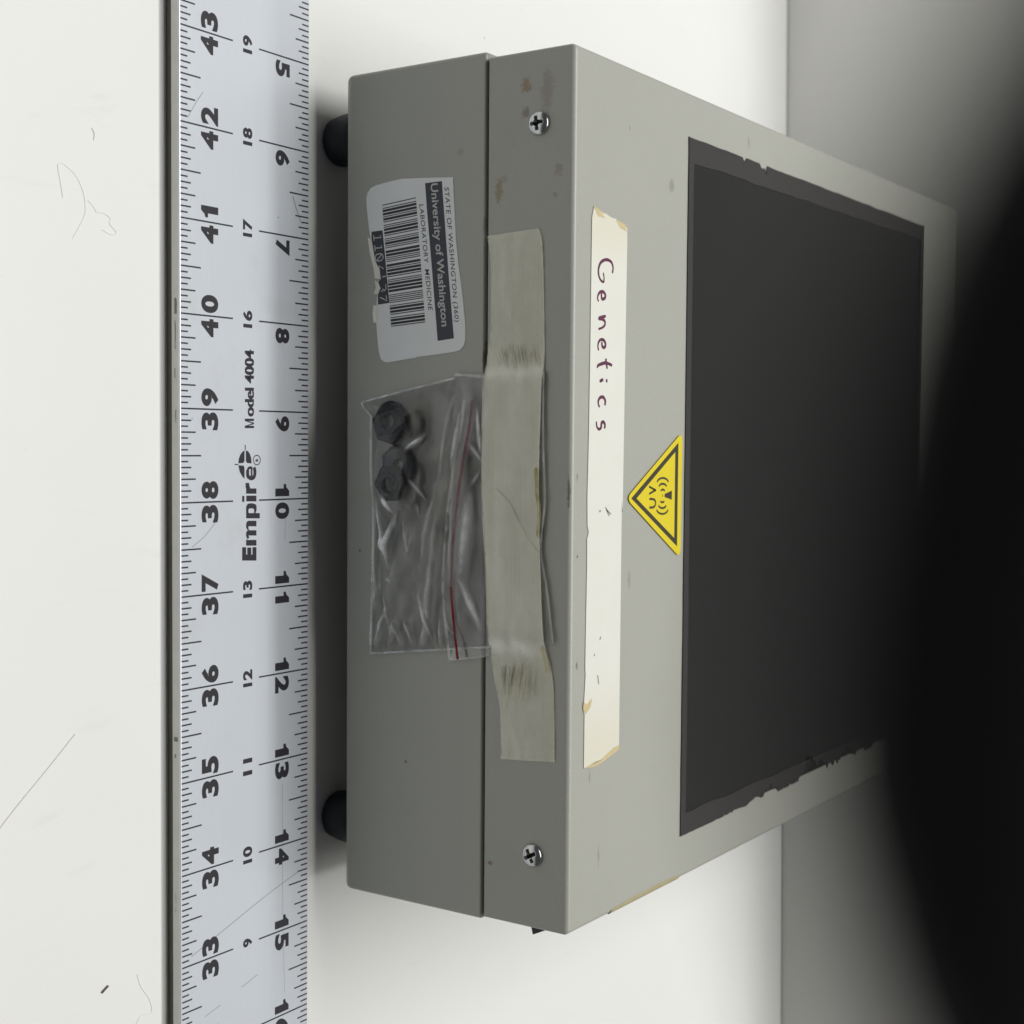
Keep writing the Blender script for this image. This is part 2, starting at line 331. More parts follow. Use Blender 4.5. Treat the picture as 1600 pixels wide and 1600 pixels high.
def ticks(side):
    P = []
    for i in range(-10*16, int(13.5*16)):
        x = i/16; n = i % 16
        if side == 'near': ln = .74+.035 if n == 0 else .30 if n == 8 else .222 if n % 4 == 0 else .158 if n % 2 == 0 else .112
        else: ln = .822 if n == 0 else .327 if n == 8 else .232 if n % 4 == 0 else .178 if n % 2 == 0 else .123
        wd = .017
        if side == 'near': P.append([(x-wd/2, .013), (x+wd/2, .013), (x+wd/2, ln), (x-wd/2, ln)])
        else: P.append([(x-wd/2, RW-.013), (x+wd/2, RW-.013), (x+wd/2, RW-ln), (x-wd/2, RW-ln)])
    return P
HI = 0.0012
t1 = flats('near_scale_marks', ticks('near'), F_RULE, HI, M_INK, rul); t1['kind'] = 'stuff'
t2 = flats('far_scale_marks', ticks('far'), F_RULE, HI, M_INK, rul); t2['kind'] = 'stuff'
ONE = [(.42, 0), (1, 0), (1, 1), (.62, 1), (.52, .86), (.35, .78), (.12, .76), (.12, .60), (.42, .60)]
def numeral(ch, x0, x1, y0, y1, inv, bold=.048):
    if ch == '1':
        f = (lambda u, v_: (x1+(x0-x1)*u, y1+(y0-y1)*v_)) if inv else (lambda u, v_: (x0+(x1-x0)*u, y0+(y1-y0)*v_))
        flats('numeral', [[f(*q) for q in ONE[:3]+[ONE[3], (.42, .9)][:1]+[(.42, .86)]], [f(.42, .60), f(.42, .86), f(.62, 1), f(.35, .80), f(.10, .76), f(.10, .60)]], F_RULE, HI, M_INK, rul); return
    # inv: read from the far side (up is towards the viewer)
    if inv: lettering('numeral', ch, (x1, y1), (x0, y1), (x1, y0), F_RULE, HI, M_INK, rul, bold)
    else: lettering('numeral', ch, (x0, y0), (x1, y0), (x0, y1), F_RULE, HI, M_INK, rul, bold)
YN0, YN1 = 0.305, 0.555
for k in range(44, 31, -1):                          # near scale, read from the far side: 33 ... 43
    x = 48-k-10
    a, b_ = str(k)
    numeral(b_, x-.225 if b_ != '1' else x-.17, x-.032, YN0, YN1, True)
    numeral(a, x+.032, x+.225, YN0, YN1, True)
YF0, YF1 = 1.445, 1.675
for k in range(4, 17):
    x = k-10; s_ = str(k)
    if len(s_) == 1: numeral(s_, x+.05, x+.225, YF0, YF1, False)
    else:
        numeral(s_[0], x-.19, x-.035, YF0, YF1, False)
        numeral(s_[1], x+.035 if s_[1] != '1' else x+.05, x+.225 if s_[1] != '1' else x+.19, YF0, YF1, False)
for k in (20, 19, 18, 17, 16, 13, 12, 11, 10, 9, 8):
    x = 24-k-10; s_ = str(k); wd = .19 if len(s_) == 2 else .095
    numeral(s_, x-wd/2-.01, x+wd/2-.01, .93, 1.075, True, .042)
def rp(px, py): return flat(px, py, TR)
for k_, (dx_, hh_) in enumerate(((0, HI), (1.3, HI*1.4), (2.4, HI*1.8))):
    lettering('model_lettering', 'odel 4004', rp(396.7, 651-dx_), rp(396.7, 549-dx_), rp(382.5, 651-dx_), F_RULE, hh_, M_INK, rul, .006)
flats('model_lettering', [[rp(*q) for q in p] for p in ([(396.7, 669), (396.7, 665.3), (382.5, 665.3), (382.5, 669)], [(382.5, 665.4), (387.5, 665.4), (396.7, 662.8), (396.7, 660.8)], [(396.7, 662.6), (396.7, 660.4), (387.5, 657.8), (382.5, 657.8)], [(396.7, 657.9), (396.7, 654.2), (382.5, 654.2), (382.5, 657.9)])], F_RULE, HI, M_INK, rul, 1e-5)
def lg(zx, zy): return rp(360+zx/7.275, 680+zy/7.273)
# maker's lettering: heavy letters, the E larger
lettering('maker_lettering', 'E', lg(295, 1425), lg(295, 1272), lg(133, 1425), F_RULE, HI, M_INK, rul, .07)
flats('maker_lettering', ribbon_polys(smoothpts([lg(*q) for q in [(240, 368), (208, 374), (197, 400), (195, 430), (200, 468), (237, 490), (268, 472), (278, 430), (276, 395), (266, 366)]], 5), [.03]*10+[.046]*40), F_RULE, HI, M_INK, rul, 1e-5)
flats('maker_lettering', ribbon_polys([lg(240, 488), lg(240, 358)], .024), F_RULE, HI*1.7, M_INK, rul)
def heavy(polys): flats('maker_lettering', [[lg(*q) for q in p] for p in polys], F_RULE, HI, M_INK, rul)
heavy([[(295, 1255), (295, 1190), (178, 1190), (178, 1255)], [(295, 1140), (295, 1080), (215, 1080), (205, 1140)], [(295, 1035), (295, 972), (205, 972), (215, 1035)], [(178, 1190), (215, 1165), (205, 1140), (215, 1080), (195, 1080), (178, 1105), (178, 1145), (190, 1175)], [(215, 1080), (205, 1060), (205, 1035), (215, 1035), (205, 972), (185, 985), (178, 1010), (178, 1050), (192, 1075)]])
heavy([[(295, 665), (295, 605), (178, 605), (178, 665)], [(225, 605), (178, 605), (172, 590), (172, 542), (212, 542), (216, 575)]])
heavy([[(333, 945), (333, 885), (178, 885), (178, 945)], [(178, 885), (208, 885), (205, 870), (178, 850)], [(178, 850), (205, 872), (205, 845), (218, 832), (200, 778), (185, 795), (178, 820)], [(200, 778), (218, 832), (255, 832), (275, 780), (240, 772)], [(275, 780), (255, 832), (270, 848), (268, 885), (285, 885), (297, 850), (297, 810), (290, 790)]])
flats('maker_lettering', [[lg(295, 752), lg(295, 687), lg(180, 687), lg(180, 752)], [lg(158, 758), lg(158, 690), lg(133, 690), lg(133, 758)]], F_RULE, HI, M_INK, rul)
# emblem: dark oval cut in quarters by a white cross, hair lines sticking out
def arc(cx, cy_, rx, ry, a0, a1, n=10): return [(cx+rx*math.cos(math.radians(a0+(a1-a0)*i/n)), cy_+ry*math.sin(math.radians(a0+(a1-a0)*i/n))) for i in range(n+1)]
em = []
em.append([lg(*q) for q in [(160, 172), (160, 290), (148, 315), (90, 320)]+[(95, 270), (110, 225), (135, 190)]])
em.append([lg(*q) for q in [(175, 172), (175, 290), (187, 315), (240, 322), (236, 260), (220, 210), (200, 182)]])
em.append([lg(*q) for q in [(90, 342), (148, 345), (160, 370), (160, 495), (135, 470), (105, 415)]])
em.append([lg(*q) for q in [(162, 112), (174, 112), (172, 170), (164, 170)]])
em.append([lg(*q) for q in [(48, 326), (48, 340), (90, 338), (90, 328)]])
flats('maker_emblem', em, F_RULE, HI, M_INK, rul)
ring = arc(300, 282, 40, 54, 0, 360, 28)
flats('registered_mark', ribbon_polys([lg(*q) for q in ring], .011), F_RULE, HI, M_INK, rul)
lettering('registered_mark', 'R', lg(316, 300), lg(316, 264), lg(284, 300), F_RULE, HI, M_INK, rul, .06)
# scratches and grime on the blade
M_SCR = plain('scratch', (0.30, 0.31, 0.33), 0.4, .4)
def rz(i, zx, zy): return rp(240+zx/4, [0, 400, 800, 1200][i]+zy/4)
for pts, wd in (([rz(3, 900, 650), rz(3, 700, 800), rz(3, 400, 1045), rz(3, 235, 1180)], .008), ([rz(3, 650, 1290), rz(3, 550, 1370)], .007), ([rz(3, 420, 1480), rz(3, 320, 1555)], .006),
                ([rz(0, 310, 575), rz(0, 265, 640), rz(0, 215, 730)], .007), ([rz(2, 390, 60), rz(2, 320, 150), rz(2, 240, 220)], .007), ([rz(0, 870, 1225), rz(0, 890, 1300), rz(0, 925, 1400)], .012),
                ([rz(1, 830, 1580), rz(2, 822, 100), rz(2, 820, 180)], .004), ([rz(3, 805, 100), rz(3, 805, 500), rz(3, 808, 900), rz(3, 818, 1400)], .004)):
    flats('scratch', ribbon_polys(smoothpts(pts), wd), F_RULE, HI*.8, M_SCR, rul)

M_NICK = plain('grimy_nick', (.27, .26, .22), .8)
for a_, b_, z0_, z1_ in ((465, 490, .15, .19), (500, 545, .155, .175), (575, 590, .15, .17), (640, 660, .16, .18), (1153, 1160, .13, .20), (1395, 1430, .15, .16), (1180, 1186, .14, .17)):
    xa_, xb_ = rp(281, a_)[0], rp(281, b_)[0]; n_ = 6
    pl_ = [(xa_+(xb_-xa_)*i/n_, z0_+.006*random.random()) for i in range(n_+1)]+[(xb_-(xb_-xa_)*i/n_, z1_-.012*random.random()) for i in range(n_+1)]
    mk('nick', [(x, -.0052, z) for x, z in pl_], [tuple(range(len(pl_)))], M_NICK, rul)
# ------------------------------------------------------------------ the box
box = tag(empty('ultraviolet_light_box', (0, BY, 0), YAW), 'grey enamelled metal ultraviolet light box with black filter window on top', 'light box')
BX0, BX1, LX0, LX1, DEP = -4.9097, 4.6452, -4.8393, 4.6151, 12.85
def shell(name, x0, x1, d0, d1, z0, z1, ed, rad, m, seg=4):
    """a box whose chosen edges are rounded; ed picks edges by a test on their two ends"""
    bm = bmesh.new(); bmesh.ops.create_cube(bm, size=1)
    for v_ in bm.verts: v_.co = Vector(((x0+x1)/2+v_.co.x*(x1-x0), (d0+d1)/2+v_.co.y*(d1-d0), (z0+z1)/2+v_.co.z*(z1-z0)))
    bmesh.ops.bevel(bm, geom=bm.edges[:], offset=rad, segments=seg, affect='EDGES', profile=.5)
    o = frombm(name, bm, m, box, True)
    md = o.modifiers.new('wn', 'WEIGHTED_NORMAL'); md.keep_sharp = False
    return o
def rounded_rect(x0, x1, d0, d1, r, n=6):
    P = []
    for cx, cd_, a in ((x1-r, d0+r, -90), (x1-r, d1-r, 0), (x0+r, d1-r, 90), (x0+r, d0+r, 180)): P += arc(cx, cd_, r, r, a, a+90, n)
    return P
def pan(name, x0, x1, d0, d1, prof, r, m, wob=None):
    """closed tray lofted through (inset, z) levels"""
    V = []; Fc = []; n = None
    for ins, z in prof:
        pl = rounded_rect(x0+ins, x1-ins, d0+ins, d1-ins, max(r-ins*.6, .012)); n = len(pl)
        # subdivide nothing: straight runs stay straight
        V += [(a, b2, z) for a, b2 in pl]
    for k in range(len(prof)-1):
        for i in range(n): j = (i+1) % n; Fc.append((k*n+i, k*n+j, (k+1)*n+j, (k+1)*n+i))
    Fc.append(tuple(range(n))); Fc.append(tuple(range((len(prof)-1)*n, len(prof)*n)))
    o = mk(name, V, Fc, m, box, True)
    md = o.modifiers.new('wn', 'WEIGHTED_NORMAL'); md.keep_sharp = False; return o
def corner(rad, z, sgn, n=5): return [(rad*(1-math.sin(math.radians(90*i/n))), z+sgn*rad*(1-math.cos(math.radians(90*i/n)))) for i in range(n+1)]
rb = .13; lo = [(rb*(1-math.sin(math.radians(90*i/6))), ZB+rb*(1-math.cos(math.radians(90*i/6)))) for i in range(7)]
hi = [(0, ZS-.06), (.006, ZS-.045), (.02, ZS-.032), (.05, ZS-.026)]
pan('base', BX0, BX1, 0, DEP, lo+hi, .05, M_BASE)
bar('seam', LX0+.04, LX1-.04, .05, DEP-.05, ZS-.03, ZS+.02, 0, M_DARK, box)
rt = .062
lid_prof = [(.03, ZS+.005), (.006, ZS+.008), (0, ZS+.02), (0, ZT-rt)]+[(rt*(1-math.cos(math.radians(90*i/6))), ZT-rt+rt*math.sin(math.radians(90*i/6))) for i in range(1, 7)]
pan('lid', LX0, LX1, 0.004, DEP, lid_prof, .035, M_LID)
# side corner flap of the base that shows at the left of the seam
# feet
def lathe(name, prof, m, parent, seg=40, frame=lambda a, b, h: (a, b, h), smooth=True):
    V = []; Fc = []
    for r, h in prof:
        for i in range(seg): a = 2*math.pi*i/seg; V.append(frame(r*math.cos(a), r*math.sin(a), h))
    for k in range(len(prof)-1):
        for i in range(seg): j = (i+1) % seg; Fc.append((k*seg+i, k*seg+j, (k+1)*seg+j, (k+1)*seg+i))
    Fc.append(tuple(range(seg))); Fc.append(tuple(range((len(prof)-1)*seg, len(prof)*seg)))
    return mk(name, V, Fc, m, parent, smooth)
for fx, fd in ((-4.26, .42), (3.9, .42), (-4.26, DEP-.6), (3.9, DEP-.6)):
    lathe('foot', [(.20, 0), (.255, .015), (.285, .05), (.315, .2), (.33, .40), (.33, ZB+.02)], M_RUBBER, box, 40, lambda a, b, h, fx=fx, fd=fd: (fx+a, fd+b, h))
# screws
def screw(px, py, rot, r=.128):
    cx, cz = front(px, py)
    V = []; Fc = []; rings, seg = 30, 96
    ca, sa = math.cos(rot), math.sin(rot)
    for k in range(rings+1):
        q = k/rings
        for i in range(seg):
            a = 2*math.pi*i/seg; u, v_ = r*q*math.cos(a), r*q*math.sin(a)
            h = .072*math.sqrt(max(0, 1-(q**2.6)*.98))*.8+.012
            uu, vv_ = (u*ca+v_*sa)/r, (-u*sa+v_*ca)/r
            arm = lambda s, t: abs(s) < .15+.12*max(0, .28-abs(t)) and abs(t) < .60
            if arm(uu, vv_) or arm(vv_, uu) or (abs(uu)+abs(vv_) < .40): h -= .06*min(1, max(.5, 1.3-q))
            V.append((cx+u, -h+.006, cz+v_))
    for k in range(rings):
        for i in range(seg): j = (i+1) % seg; Fc.append((k*seg+i, k*seg+j, (k+1)*seg+j, (k+1)*seg+i))
    b0 = len(V)
    for i in range(seg): a = 2*math.pi*i/seg; V.append((cx+r*math.cos(a), .02, cz+r*math.sin(a)))
    for i in range(seg): j = (i+1) % seg; Fc.append((rings*seg+i, rings*seg+j, b0+j, b0+i))
    o = mk('screw', V, Fc, M_STEEL, box, True)
    # near-black faces paint in the shade of the cross slot
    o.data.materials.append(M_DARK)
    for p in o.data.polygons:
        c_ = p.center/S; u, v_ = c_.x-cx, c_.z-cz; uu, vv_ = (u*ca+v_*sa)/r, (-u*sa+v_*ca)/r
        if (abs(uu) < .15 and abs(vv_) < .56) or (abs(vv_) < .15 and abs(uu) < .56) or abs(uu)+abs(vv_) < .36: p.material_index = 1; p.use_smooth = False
screw(842.5, 193, .12); screw(832, 1336, .5)
# rocker switch on the right-hand side
def sidept(px, py, x): r = rbox(px, py); t = (x-CB.x)/r.x; return CB+r*t
q = sidept(838, 1460, LX1+.09); sd, sz = q.y, q.z
sw = bar('switch_bezel', LX1-.01, LX1+.012, sd-.03, sd+.75, sz-.10, sz+.16, .004, M_PLASTIC, box)
mk('switch_rocker', [(LX1+.01, sd-.0, sz-.07), (LX1+.01, sd+.6, sz-.07), (LX1+.01, sd+.6, sz+.13), (LX1+.01, sd-.0, sz+.13), (LX1+.11, sd+.02, sz-.06), (LX1+.11, sd+.58, sz-.06), (LX1+.03, sd+.58, sz+.11), (LX1+.03, sd+.02, sz+.11)],
   [(0, 1, 2, 3), (4, 5, 6, 7), (0, 1, 5, 4), (1, 2, 6, 5), (2, 3, 7, 6), (3, 0, 4, 7)], M_PLASTIC, sw)

# filter window: dark glass behind a border of dark tape with ragged edges
PX0, PX1, PD0, PD1 = -4.3104, 4.09, 2.5569, 11.0327
fw = slab('filter_window', [(PX0+.06, PD0+.03), (PX1-.06, PD0+.03), (PX1-.06, PD1-.03), (PX0+.06, PD1-.03)], F_TOP, -.02, .006, M_GLASS, box)
def ragged(p, q, amp, n, chips=()):
    out = []; L = math.hypot(q[0]-p[0], q[1]-p[1]); nx, ny = -(q[1]-p[1])/L, (q[0]-p[0])/L
    ts = sorted([i/n for i in range(n+1)]+[t for c_ in chips for t in (c_[0]-c_[1], c_[0]-c_[1]*.5, c_[0], c_[0]+c_[1]*.4, c_[0]+c_[1])])
    for t in ts:
        o = amp*noise.noise(Vector((t*n*.6, p[0]*3.1, p[1]*1.7)))
        for (c0, cw, ch) in chips:
            if abs(t-c0) < cw*.95: o += ch*(.6+.4*noise.noise(Vector((t*900, c0*7, 1))))
        out.append((p[0]+(q[0]-p[0])*t+nx*o, p[1]+(q[1]-p[1])*t+ny*o))
    return out
def strip(outer, inner, h1=.012): return slab('border_tape', outer+inner[::-1], F_TOP, .001, h1, M_BTAPE, fw)
# left, right, near and far strips; chips bite inwards
strip(ragged((PX0, PD0), (PX0, PD1), .010, 60, [(.18, .007, -.06), (.245, .012, -.09), (.258, .004, -.15)]), ragged((PX0+.29, PD0+.10), (PX0+.24, PD1-.10), .022, 40), .0122)
def torn(p, q, n, prof):
    out = []
    for i_ in range(n+1):
        t = i_/n; env = 0
        for k_ in range(len(prof)-1):
            if prof[k_][0] <= t <= prof[k_+1][0]: u = (t-prof[k_][0])/(prof[k_+1][0]-prof[k_][0]); env = prof[k_][1]*(1-u)+prof[k_+1][1]*u
        r_ = noise.noise(Vector((t*9, 2.3, 0)))*.5+noise.noise(Vector((t*41, 7.7, 0)))*.35+noise.noise(Vector((t*150, 3.1, 0)))*.3
        bite = env*max(0, .25+r_*2.6)+.004*noise.noise(Vector((t*90, 1, 0)))
        out.append((p[0]+(q[0]-p[0])*t-bite, p[1]+(q[1]-p[1])*t))
    return out
strip(torn((PX1, PD1), (PX1, PD0), 300, [(0, .12), (.45, .17), (.66, .17), (.74, .07), (.80, .015), (.84, .08), (.87, .06), (.90, .008), (.945, .02), (.965, .07), (.985, .0), (1, 0)]), ragged((PX1-.24, PD1-.10), (PX1-.27, PD0+.11), .025, 40), .0122)
strip(ragged((PX1, PD0), (PX0, PD0), .006, 60), ragged((PX1-.02, PD0+.125), (PX0+.02, PD0+.125), .008, 60), .015)
strip(ragged((PX0, PD1), (PX1, PD1), .01, 50), ragged((PX0+.05, PD1-.16), (PX1-.05, PD1-.16), .01, 50), .015)

# paper strip with handwriting
def gz1(zx, zy): return top(740+zx/3.478, 340+zy/3.478)
def gz2(zx, zy): return top(740+zx/3.636, 780+zy/3.636)
out = [top(927, 323), top(931, 327), top(936, 329), top(941, 333), top(946, 334), top(951, 338), top(956, 341), top(962, 342), top(965, 350), top(972, 349), top(979, 357), gz1(830, 200), gz1(826, 400), gz1(816, 1000), gz1(806, 1600), gz2(838, 0), gz2(832, 500), gz2(826, 1000), gz2(822, 1395),
       gz2(805, 1408), gz2(790, 1412), gz2(770, 1440), gz2(740, 1462), gz2(715, 1482), gz2(690, 1490), gz2(655, 1512), gz2(622, 1530), gz2(626, 1220), gz2(618, 1195), gz2(624, 1145), gz2(632, 1000), gz2(630, 960), gz2(634, 700), gz2(640, 400), gz2(641, 225), gz2(650, 190), gz2(643, 150), gz2(642, 0), gz1(622, 1200), gz1(630, 700), gz1(637, 200), gz1(640, 0)]
ps = slab('paper_strip', out, F_TOP, .001, .010, M_STRIP, box); ps['label'] = 'off-white paper tape handwritten Genetics, torn at both ends'
flats('torn_edge', [[gz2(622, 1530), gz2(655, 1512), gz2(715, 1484), gz2(790, 1414), gz2(822, 1396), gz2(822, 1420), gz2(780, 1452), gz2(730, 1490), gz2(680, 1520)]], F_TOP, .0125, M_CREAM, ps)
flats('torn_edge', [[gz2(620, 1150), gz2(640, 1165), gz2(668, 1130), gz2(660, 1180), gz2(632, 1220), gz2(617, 1195)]], F_TOP, .0125, M_CREAM, ps)
flats('torn_edge', [[top(926, 322), top(936, 328), top(944, 341), top(934, 338)], [top(961, 343), top(975, 351), top(978, 362), top(968, 356)]], F_TOP, .0125, M_CREAM, ps)
strokes = [
 [(750, 302), (753, 270), (742, 240), (715, 229), (688, 243), (675, 275), (675, 310), (685, 338), (702, 350), (704, 325), (700, 300)],
 [(690, 408), (692, 440), (706, 440), (712, 424), (703, 406), (688, 402), (675, 414), (669, 436), (674, 456)],
 [(714, 536), (695, 540), (676, 548), (697, 553), (709, 566), (708, 584), (695, 598), (674, 606)],
 [(692, 676), (695, 702), (708, 704), (712, 688), (704, 668), (688, 663), (675, 676), (671, 700), (675, 722)],
 [(748, 803), (715, 790), (685, 797), (670, 806), (668, 818)], [(714, 766), (716, 790), (722, 822)],
 [(700, 880), (680, 890)], [(715, 884), (719, 887), (715, 891)],
 [(708, 1020), (711, 998), (702, 978), (686, 976), (674, 992), (673, 1012), (680, 1030)],
 [(706, 1146), (709, 1126), (700, 1110), (690, 1118), (688, 1140), (676, 1150), (665, 1135), (662, 1108)]]
P = []
for i, s_ in enumerate(strokes):
    pts = smoothpts([gz1(*q) for q in s_], 5); n = len(pts)
    wds = [.034*(.75+.45*math.sin(math.pi*min(1, .15+j/n))*(.8+.4*noise.noise(Vector((j*.4, i, 0))))) for j in range(n)]
    if i == 0: wds = [q_*.95 for q_ in wds]
    P += ribbon_polys(pts, wds)
hw = flats('handwriting', P, F_TOP, .0108, M_PURPLE, ps, 6e-6)
M_GMARK = plain('grey_mark', (.24, .24, .21), .7)
for (a, b_) in (((745, 45), (765, 95)), ((750, 60), (775, 85)), ((718, 780), (712, 800)), ((700, 1000), (706, 1050)), ((680, 880), (684, 890)), ((708, 70), (718, 66))):
    flats('pencil_mark', ribbon_polys([gz2(*a), gz2(*b_)], .02), F_TOP, .0112, M_GMARK, ps)

# warning label
def uz(zx, zy): return top(960+zx/7.62, 670+zy/7.62)
def rnd_poly(c3, r, n=8):
    out = []
    for i in range(len(c3)):
        a, b_, c_ = Vector(c3[i-1]), Vector(c3[i]), Vector(c3[(i+1) % len(c3)])
        u, w_ = (a-b_).normalized(), (c_-b_).normalized()
        p, q_ = b_+u*r[i], b_+w_*r[i]
        for k in range(n+1): t = k/n; out.append(tuple(p*(1-t)**2+b_*2*t*(1-t)+q_*t*t))
    return out
tri = rnd_poly([uz(125, 830), uz(795, 35), uz(770, 1540)], [.13, .13, .13])
wl = slab('warning_label', tri, F_TOP, .013, .019, M_YEL, box); wl['label'] = 'yellow triangular UV radiation warning sticker'
o3 = [uz(183, 828), uz(745, 165), uz(728, 1400)]; i3 = [uz(245, 828), uz(708, 275), uz(695, 1300)]
sg = flats('sign_border', [[o3[0], o3[1], i3[1], i3[0]], [o3[1], o3[2], i3[2], i3[1]], [o3[2], o3[0], i3[0], i3[2]]], F_TOP, .0202, M_SYM, wl)
P = [[uz(580, 775), uz(668, 735), uz(665, 845), uz(580, 812)]]
for cyy, r0, hw, wd in ((657, 72, 72, .024), (702, 48, 72, .025), (748, 25, 70, .024)):
    P += ribbon_polys([uz(*q_) for q_ in arc(558, cyy, r0, r0, -90-hw, -90+hw, 14)], wd)
    P += ribbon_polys([uz(*q_) for q_ in arc(553, 2*797-cyy+4, r0, r0, 90-hw, 90+hw, 14)], wd)
P += ribbon_polys([uz(555, 780), uz(555, 810)], .012)
P += ribbon_polys([uz(395, 687), uz(476, 733)], .025)+ribbon_polys([uz(476, 727), uz(395, 775)], .025)
P += ribbon_polys(smoothpts([uz(398, 835), uz(445, 838), uz(468, 858), uz(472, 890), uz(460, 922), uz(435, 936), uz(398, 937)], 4), .027)
flats('radiation_symbol', P, F_TOP, .0202, M_SYM, wl)

# asset label on the front
def bz(zx, zy): return front(560+zx/5.335, 270+zy/5.335)
lab = [(790, 38), (797, 200), (803, 330), (815, 560), (835, 760), (858, 930), (872, 1050), (888, 1215), (893, 1280), (893, 1390), (880, 1440), (850, 1478), (800, 1493), (650, 1515), (490, 1536), (470, 1546), (440, 1548), (250, 1580), (215, 1575), (190, 1550), (172, 1480), (160, 1350), (150, 1210),
       (155, 1100), (165, 1010), (185, 960), (165, 905), (190, 885), (172, 800), (140, 720), (128, 640), (108, 560), (95, 480), (85, 400), (75, 300), (70, 220), (80, 170), (105, 130), (150, 105), (260, 75), (370, 50), (560, 43)]
al = slab('asset_label', [bz(*q_) for q_ in lab], F_FRONT, .001, .009, M_LABEL, box); al['label'] = 'white barcode label with lifted torn corner, University of Washington'
H1, H2 = .0102, .0114
flats('title_band', [[bz(560, 88), bz(700, 70), bz(712, 240), bz(755, 830), bz(800, 1380), bz(665, 1402), bz(620, 830), bz(575, 300)]], F_FRONT, H1, M_NAVY, al)
lettering('title_lettering', 'University of Washington', bz(608, 92), bz(700, 1282), bz(668, 86), F_FRONT, H2, M_WHITEINK, al, .016, box=(0, .73))
lettering('state_lettering', 'STATE OF WASHINGTON (360)', bz(722, 122), bz(808, 1242), bz(760, 122), F_FRONT, H1, M_INK, al, .004, 1.1, box=(0, .73))
lettering('department_lettering', 'LABORATORY  MEDICINE', bz(512, 265), bz(588, 1145), bz(549, 265), F_FRONT, H1, M_INK, al, .004, 1.1, box=(0, .73))
C39 = {'0': 'nnnwwnwnn', '1': 'wnnwnnnnw', '3': 'wnwwnnnnn', '4': 'nnnwwnnnw', '7': 'nnnwnnwnw', '*': 'nwnnwnwnn'}
seq = []
for ch in '*1104137*':
    for i, e in enumerate(C39[ch]): seq.append((i % 2 == 0, 2.6 if e == 'w' else 1))
    seq.append((False, 1))
tot = sum(e[1] for e in seq); pos = 0; P = []
def lerp(a, b_, t): return (a[0]+(b_[0]-a[0])*t, a[1]+(b_[1]-a[1])*t)
for on, wd in seq:
    if on:
        t0, t1_ = pos/tot, (pos+wd)/tot
        P.append([bz(*lerp((203, 268), (278, 1292), t0)), bz(*lerp((203, 268), (278, 1292), t1_)), bz(*lerp((484, 205), (562, 1255), t1_)), bz(*lerp((484, 205), (562, 1255), t0))])
    pos += wd
flats('barcode', P, F_FRONT, H1, M_INK, al)
flats('number_band', [[bz(*q_) for q_ in [(114, 492), (205, 480), (222, 640), (243, 880)]+[(192, 884), (173, 800), (142, 722), (130, 640), (114, 555)]], [bz(*q_) for q_ in [(243, 880), (262, 1085), (168, 1100), (167, 1012), (187, 960), (170, 910), (192, 884)]]], F_FRONT, H1, M_NAVY, al)
NUM = [[(186, 522), (196, 540), (132, 545)], [(132, 522), (136, 568)], [(194, 606), (204, 624), (140, 630)], [(140, 606), (146, 654)],
       [(206, 680), (212, 705), (200, 730), (172, 738), (150, 728), (144, 704), (156, 682), (184, 674), (206, 680)], [(160, 730), (198, 682)],
       [(214, 800), (176, 776), (184, 836)], [(205, 868), (238, 862)], [(232, 930), (236, 965), (222, 985), (210, 968), (206, 990), (195, 985)],
       [(236, 1022), (242, 1070), (215, 1052), (184, 1040)]]
for pl in NUM: flats('number_lettering', ribbon_polys([bz(*q_) for q_ in pl], .013), F_FRONT, H2, M_WHITEINK, al)
# lifted torn paper along the lower edge
def curl(pts, name='torn_edge'):
    V = []; Fc = []
    n = len(pts)
    for i, ((a, b_), (c_, d_)) in enumerate(pts):
        p, q_ = bz(a, b_), bz(c_, d_); V.append((p[0], -.0105, p[1])); m_ = lerp(p, q_, .5); V.append((m_[0], -.028, m_[1])); V.append((q_[0], -.05, q_[1]))
    for i in range(n-1):
        for k in (0, 1): Fc.append((3*i+k, 3*i+3+k, 3*i+4+k, 3*i+1+k))
    mk(name, V, Fc, M_CURL, al, True)
curl([((112, 560), (100, 540)), ((130, 650), (112, 630)), ((146, 740), (128, 715)), ((178, 800), (150, 800)), ((192, 884), (160, 885))])
curl([((166, 912), (160, 900)), ((190, 962), (168, 962)), ((168, 1015), (150, 1010))])
curl([((160, 1110), (150, 1105)), ((156, 1180), (142, 1180)), ((158, 1250), (150, 1250))])
# dried strip of tape residue on the lid's right edge
P = []
def edge_strip():
    pts = [(955, 1433), (975, 1422), (1000, 1408), (1030, 1390), (1050, 1378), (1062, 1372)]
    V = []; Fc = []
    for i, (a, b_) in enumerate(pts):
        x, d_ = top(a, b_); wq = .03*math.sin(math.pi*(i+.3)/(len(pts)-.4))
        V += [(LX1-.045-wq, d_, ZT+.003), (LX1-.03, d_, ZT+.003), (LX1+.006, d_, ZT-.03), (LX1+.010+wq*.3, d_, ZT-.12)]
    for i in range(len(pts)-1):
        for k in range(3): Fc.append((4*i+k, 4*i+4+k, 4*i+5+k, 4*i+1+k))
    o = mk('tape_residue', V, Fc, M_YTAPE, box, True); o['label'] = 'brittle yellow tape remnant on lid edge'
edge_strip()

